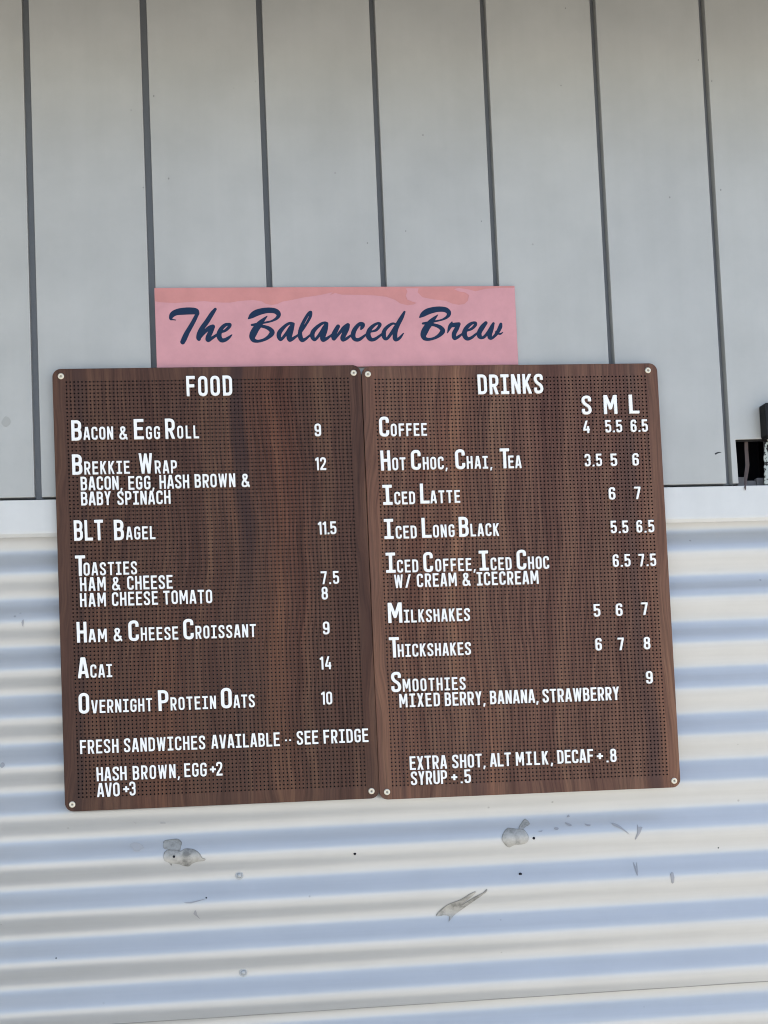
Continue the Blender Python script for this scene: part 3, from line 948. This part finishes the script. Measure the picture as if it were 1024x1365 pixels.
def menu_board(holes4, material, label, lines, screws):
    cx, cz, rot_ = board_frame(*holes4)
    root = thing('menu_board', label, 'menu board', (cx, BF, cz), group='walnut letter boards side by side')
    root.rotation_euler = (0, -rot_, 0)
    bpy.context.view_layer.update()
    me = me_b.copy()
    me.materials.append(material)
    me.materials.append(DARK)  # peg-hole walls and caps coloured black for the shade inside
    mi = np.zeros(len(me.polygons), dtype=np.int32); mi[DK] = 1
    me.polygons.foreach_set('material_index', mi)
    b = bpy.data.objects.new('board', me)
    COL.objects.link(b)
    b.parent = root
    ca, sa = math.cos(rot_), math.sin(rot_)
    def loc(px, py, y=-.0036):
        x, z = at(px, py, BF + y)
        x, z = x - cx, z - cz
        return x * ca + z * sa, -x * sa + z * ca
    for px, py in screws:
        x, z = loc(px, py, -.001)
        c = lathe('screw_cup', [(.0052, .0005), (.0052, -.0006), (.0046, -.0015), (.0033, -.0019), (.0022, -.0015), (.0019, -.0011), (.0004, -.0011)], (x, z), CUP, root, 24)
        lathe('screw', [(.00165, -.0009), (.0016, -.00140), (.0008, -.00150), (.0007, -.0011), (.0003, -.0011)], (x, z), SOCKET, c, 14)
    for text, kind, words in lines:
        if kind == 'price' and len(words) == 1:
            t, x0, x1, yb, cap = words[0]
            a, b_ = loc(x0, yb), loc(x1, yb)
            o = word_mesh('price', t, a[0], b_[0], a[1], cap * PX, -.0036, -.0004, root)
            o['label'] = text
            continue
        ln = bpy.data.objects.new('price_row' if kind == 'price' else 'menu_line', None)
        ln.empty_display_size = .02
        COL.objects.link(ln)
        ln.parent = root
        ln['label'] = text
        for t, x0, x1, yb, cap in words:
            a, b_ = loc(x0, yb), loc(x1, yb)
            word_mesh('price' if kind == 'price' else 'word', t, a[0], b_[0], a[1], cap * PX, -.0036, -.0004, ln)
    return root
PX = .001235                                  # metres per photo pixel on the boards
BIG, MID, SML, DIG = 27.3, 18.2, 17.3, 17.2
def L(text, *words): return ('line reading ' + text, 'line', words)
def Pr(text, *words): return ('price ' + text, 'price', words)
FOOD = [
 L('FOOD', ('FOOD', 249, 310, 527.9, BIG)),
 L('Bacon & Egg Roll', ('B', 95.4, 109, 587.1, BIG), ('ACON', 111.6, 151.1, 586.2, SML), ('&', 159.2, 170, 586, 18), ('E', 178.8, 192, 585.6, BIG), ('GG', 194.9, 213.6, 585.4, SML),
   ('R', 220.7, 233.6, 584.7, BIG), ('OLL', 236.6, 265.6, 584.4, SML)),
 Pr('9 beside Bacon & Egg Roll', ('9', 420, 428.5, 581.2, DIG)),
 L('Brekkie Wrap', ('B', 96.5, 110, 632.8, BIG), ('REKKIE', 112.6, 173.2, 632.3, SML), ('W', 185.4, 204, 631.3, BIG), ('RAP', 206.7, 236.2, 631, SML)),
 Pr('12 beside Brekkie Wrap', ('12', 420.9, 435.1, 626.6, DIG)),
 L('bacon, egg, hash brown &', ('BACON,', 107.8, 163.4, 653.6, MID), ('EGG,', 171.3, 206, 652.7, MID), ('HASH', 212.9, 252.5, 651.3, MID), ('BROWN', 259.8, 314, 650, MID), ('&', 322.2, 333, 649.2, MID)),
 L('baby spinach', ('BABY', 108.3, 147.9, 673.8, MID), ('SPINACH', 156.7, 227.6, 673, MID)),
 L('BLT Bagel', ('BLT', 99, 138.2, 721, BIG), ('B', 152.3, 165.5, 720.2, BIG), ('AGEL', 168.4, 207.4, 719.4, SML)),
 Pr('11.5 beside BLT Bagel', ('11.5', 424.6, 448.8, 712.3, DIG)),
 L('Toasties', ('T', 100.4, 114.0, 767.9, BIG), ('OASTIES', 111.6, 183, 767.4, SML)),
 L('ham & cheese', ('HAM', 106.9, 141.2, 788.1, MID), ('&', 149.4, 160.5, 787.2, MID), ('CHEESE', 169.9, 230.5, 786.2, MID)),
 Pr('7.5 beside ham & cheese', ('7.5', 428.3, 452.5, 778.7, DIG)),
 L('ham cheese tomato', ('HAM', 106.9, 141.5, 809.2, MID), ('CHEESE', 149.4, 210.9, 807.8, MID), ('TOMATO', 218.2, 283.3, 805.7, MID)),
 Pr('8 beside ham cheese tomato', ('8', 429.2, 437.4, 799.1, DIG)),
 L('Ham & Cheese Croissant', ('H', 102.8, 116, 856.8, BIG), ('AM', 118.3, 142.7, 856.2, SML), ('&', 151.5, 162.9, 855, 18), ('C', 171.7, 185.5, 854.8, BIG), ('HEESE', 188, 237.9, 854, SML),
   ('C', 244.9, 258.6, 852.4, BIG), ('ROISSANT', 261, 341.6, 851.6, SML)),
 Pr('9 beside Ham & Cheese Croissant', ('9', 431, 439.6, 845.6, DIG)),
 L('Acai', ('A', 104.3, 118.3, 904.3, BIG), ('CAI', 120.7, 149.7, 903.5, SML)),
 Pr('14 beside Acai', ('14', 426.9, 441.9, 892.5, DIG)),
 L('Overnight Protein Oats', ('O', 105.2, 119.2, 951.8, BIG), ('VERNIGHT', 122.2, 203.3, 951, SML), ('P', 211.5, 225.3, 947.8, BIG), ('ROTEIN', 227.6, 288.3, 947, SML), ('O', 295, 309.4, 944.4, BIG), ('ATS', 311.7, 340.1, 943.8, SML)),
 Pr('10 beside Overnight Protein Oats', ('10', 428.8, 443.3, 939.4, DIG)),
 L('fresh sandwiches available, see fridge', ('FRESH', 107, 158.3, 1005.3, MID), ('SANDWICHES', 165.4, 274.1, 1003, MID), ('AVAILABLE', 282.2, 373.4, 998.2, MID), ('··', 380.4, 388.4, 994, MID),
   ('SEE', 396.1, 424.7, 992.9, MID), ('FRIDGE', 431.9, 491.6, 991.4, MID)),
 L('hash brown, egg +2', ('HASH', 129.1, 169.2, 1041.6, MID), ('BROWN,', 177.3, 240, 1039.6, MID), ('EGG', 246.1, 275.8, 1036.2, MID), ('+', 280.2, 288.3, 1034.5, MID), ('2', 288.6, 296.8, 1034.2, MID)),
 L('avo +3', ('AVO', 129.8, 159.8, 1062.7, MID), ('+', 164.6, 172.6, 1061, MID), ('3', 173, 181, 1060.6, MID)),
]
DRINKS = [
 L('DRINKS', ('DRINKS', 637.9, 724.8, 525.4, BIG)),
 L('S M L above the prices', ('S', 776.5, 789.3, 552.4, 26.3), ('M', 805.7, 823.6, 551.5, 26.3), ('L', 839.4, 852.8, 550.9, 26.3)),
 L('Coffee', ('C', 506.2, 519.3, 581.9, BIG), ('OFFEE', 521.5, 569.6, 581.4, SML)),
 Pr('row 4 5.5 6.5 beside Coffee', ('4', 778.3, 786.6, 577.1, DIG), ('5.5', 807.9, 829.9, 576.2, DIG), ('6.5', 841.6, 864.1, 575.6, DIG)),
 L('Hot Choc, Chai, Tea', ('H', 508.4, 521.2, 627, BIG), ('OT', 523.6, 541.2, 626.8, SML), ('C', 548.7, 561.6, 626.2, BIG), ('HOC,', 564.2, 597, 625.8, SML), ('C', 607.8, 620.7, 625.3, BIG), ('HAI,', 622.9, 656.6, 624.8, SML),
   ('T', 667.3, 679.8, 624.2, BIG), ('EA', 678.3, 695.5, 624, SML)),
 Pr('row 3.5 5 6 beside Hot Choc, Chai, Tea', ('3.5', 780.3, 803, 621.6, DIG), ('5', 815, 823.3, 621, DIG), ('6', 843.8, 852.1, 620.5, DIG)),
 L('Iced Latte', ('I', 511.1, 523.7, 672.8, BIG), ('CED', 526.4, 553.8, 672.4, SML), ('L', 560.7, 573, 671.2, BIG), ('ATTE', 574.4, 613.9, 670.8, SML)),
 Pr('row 6 7 beside Iced Latte', ('6', 812.4, 820.9, 665.9, DIG), ('7', 846.4, 854.6, 665.2, DIG)),
 L('Iced Long Black', ('I', 512.7, 525.1, 718.4, BIG), ('CED', 528.2, 555.9, 718, SML), ('L', 563, 575.7, 717, BIG), ('ONG', 577.8, 606.5, 716.5, SML), ('B', 612.6, 625.3, 715.6, BIG), ('LACK', 627.9, 665.8, 715, SML)),
 Pr('row 5.5 6.5 beside Iced Long Black', ('5.5', 815.2, 838.1, 710.8, DIG), ('6.5', 849.3, 872.7, 710, DIG)),
 L('Iced Coffee, Iced Choc', ('I', 515, 527.7, 763.7, BIG), ('CED', 530, 558, 763.3, SML), ('C', 565.1, 577.8, 762.7, BIG), ('OFFEE,', 581, 634.5, 762, SML), ('I', 639.7, 652.1, 760.8, BIG), ('CED', 654.8, 682.5, 760.2, SML),
   ('C', 689.6, 702.2, 759.3, BIG), ('HOC', 704.9, 732.6, 758.8, SML)),
 Pr('row 6.5 7.5 beside Iced Coffee, Iced Choc', ('6.5', 817.9, 841, 755.6, DIG), ('7.5', 852.1, 875.3, 754.9, DIG)),
 L('w/ cream & icecream', ('W/', 526.1, 548, 783.8, MID), ('CREAM', 556.4, 609.4, 782.6, MID), ('&', 617, 627.6, 781.2, MID), ('ICECREAM', 636.3, 718.6, 780.4, MID)),
 L('Milkshakes', ('M', 517.9, 536.9, 830.6, BIG), ('ILKSHAKES', 539.3, 627.1, 830, SML)),
 Pr('row 5 6 7 beside Milkshakes', ('5', 792.4, 800.8, 822, DIG), ('6', 821.8, 830.4, 821.3, DIG), ('7', 856, 864.4, 819.9, DIG)),
 L('Thickshakes', ('T', 519.8, 533, 876.5, BIG), ('HICKSHAKES', 530.9, 628.4, 876, SML)),
 Pr('row 6 7 8 beside Thickshakes', ('6', 794.5, 802.9, 867.3, DIG), ('7', 824.5, 832.5, 866.8, DIG), ('8', 859.1, 867.5, 865.6, DIG)),
 L('Smoothies', ('S', 522.2, 535.3, 922.9, BIG), ('MOOTHIES', 537.5, 621.3, 922.2, SML)),
 Pr('9 beside Smoothies', ('9', 862.2, 870.7, 911.3, DIG)),
 L('mixed berry, banana, strawberry', ('MIXED', 533, 587, 943.2, MID), ('BERRY,', 593.6, 647.7, 941.2, MID), ('BANANA,', 654, 718.4, 938.9, MID), ('STRAWBERRY', 724.1, 826.1, 936.6, MID)),
 L('extra shot, alt milk, decaf + .8', ('EXTRA', 546.8, 596.2, 1026.6, MID), ('SHOT,', 603.5, 647.8, 1024.4, MID), ('ALT', 654, 681.5, 1022.3, MID), ('MILK,', 688.4, 737.7, 1020.8, MID), ('DECAF', 743.8, 791.4, 1018.2, MID),
   ('+', 796.6, 804.4, 1016.6, MID), ('.8', 809, 822.4, 1016.3, MID)),
 L('syrup + .5', ('SYRUP', 548.3, 596.7, 1046.8, MID), ('+', 602.3, 610.2, 1044.8, MID), ('.5', 614.6, 628.2, 1044.3, MID)),
]
menu_board(((89.1, 509.3), (463.9, 504.8), (104.3, 1063.0), (487.1, 1046.0)), WOOD_F, 'dark walnut pegboard headed FOOD with white menu letters', FOOD,
           ((81.1, 501.3), (471.5, 496.8), (96.2, 1072.6), (495.4, 1054.7)))
menu_board(((500.2, 506.6), (858.4, 501.4), (524.0, 1046.6), (890.9, 1032.2)), WOOD_D, 'reddish walnut pegboard headed DRINKS with white menu letters and S M L price columns', DRINKS,
           ((490.5, 498.5), (864.1, 493.4), (516.1, 1055.9), (899.1, 1040.9)))
bpy.data.meshes.remove(me_b)

# ------------------------------------------------------------------ small things by the hole at the right
x0, z1 = at(1018.8, 537, -.02)
x1, z0 = at(1084, 581, -.02)
o = solid('wall_box', [round_rect(x0, x1, z0, z1, .004, 4)], -.022, -.0003, BLACK, None, .0015)
tag(o, 'black box cut off by the picture edge above the hole in the wall', 'box')
def strap():
    path = [(995.0, 589), (995.2, 600), (996, 611), (996.6, 620), (995.6, 628), (994.2, 638), (993.6, 646), (993.6, 650), (993.8, 653.5)]
    ys = [.016, .015, .014, .013, .012, .008, .000, -.0052, -.0055]
    hw = [2.3, 2.4, 2.6, 2.7, 2.6, 2.3, 1.8, 1.2, .4]
    V, Fc = [], []
    for (px, py), y, h in zip(path, ys, hw):
        for dx, dy in ((-h, 0), (0, -.0012), (h, 0), (0, .0012)):
            x, z = at(px + dx, py, y)
            V.append((x, y + dy, z))
    for i in range(len(path) - 1):
        for j in range(4):
            Fc.append((i * 4 + j, i * 4 + (j + 1) % 4, i * 4 + 4 + (j + 1) % 4, i * 4 + 4 + j))
    Fc.append((0, 1, 2, 3)); Fc.append(tuple(range(len(V) - 4, len(V))))
    o = finish(link('strap', V, Fc, STRAP))
    tag(o, 'thin brown strap hanging inside the black hole in the wall', 'strap')
strap()
random.seed(8)
outl = []
for i in range(13):
    outl.append((1018.4 + random.uniform(-.9, 1.3), 590 + i * 56 / 12))
lp = [at(*p) for p in outl] + [at(1050, 645.5), at(1050, 590)]
o = solid('torn_sticker', [lp], -.0022, -.0003, TORN, None)
tag(o, 'torn black and grey speckled scrap beside the hole at the picture edge', 'scrap')
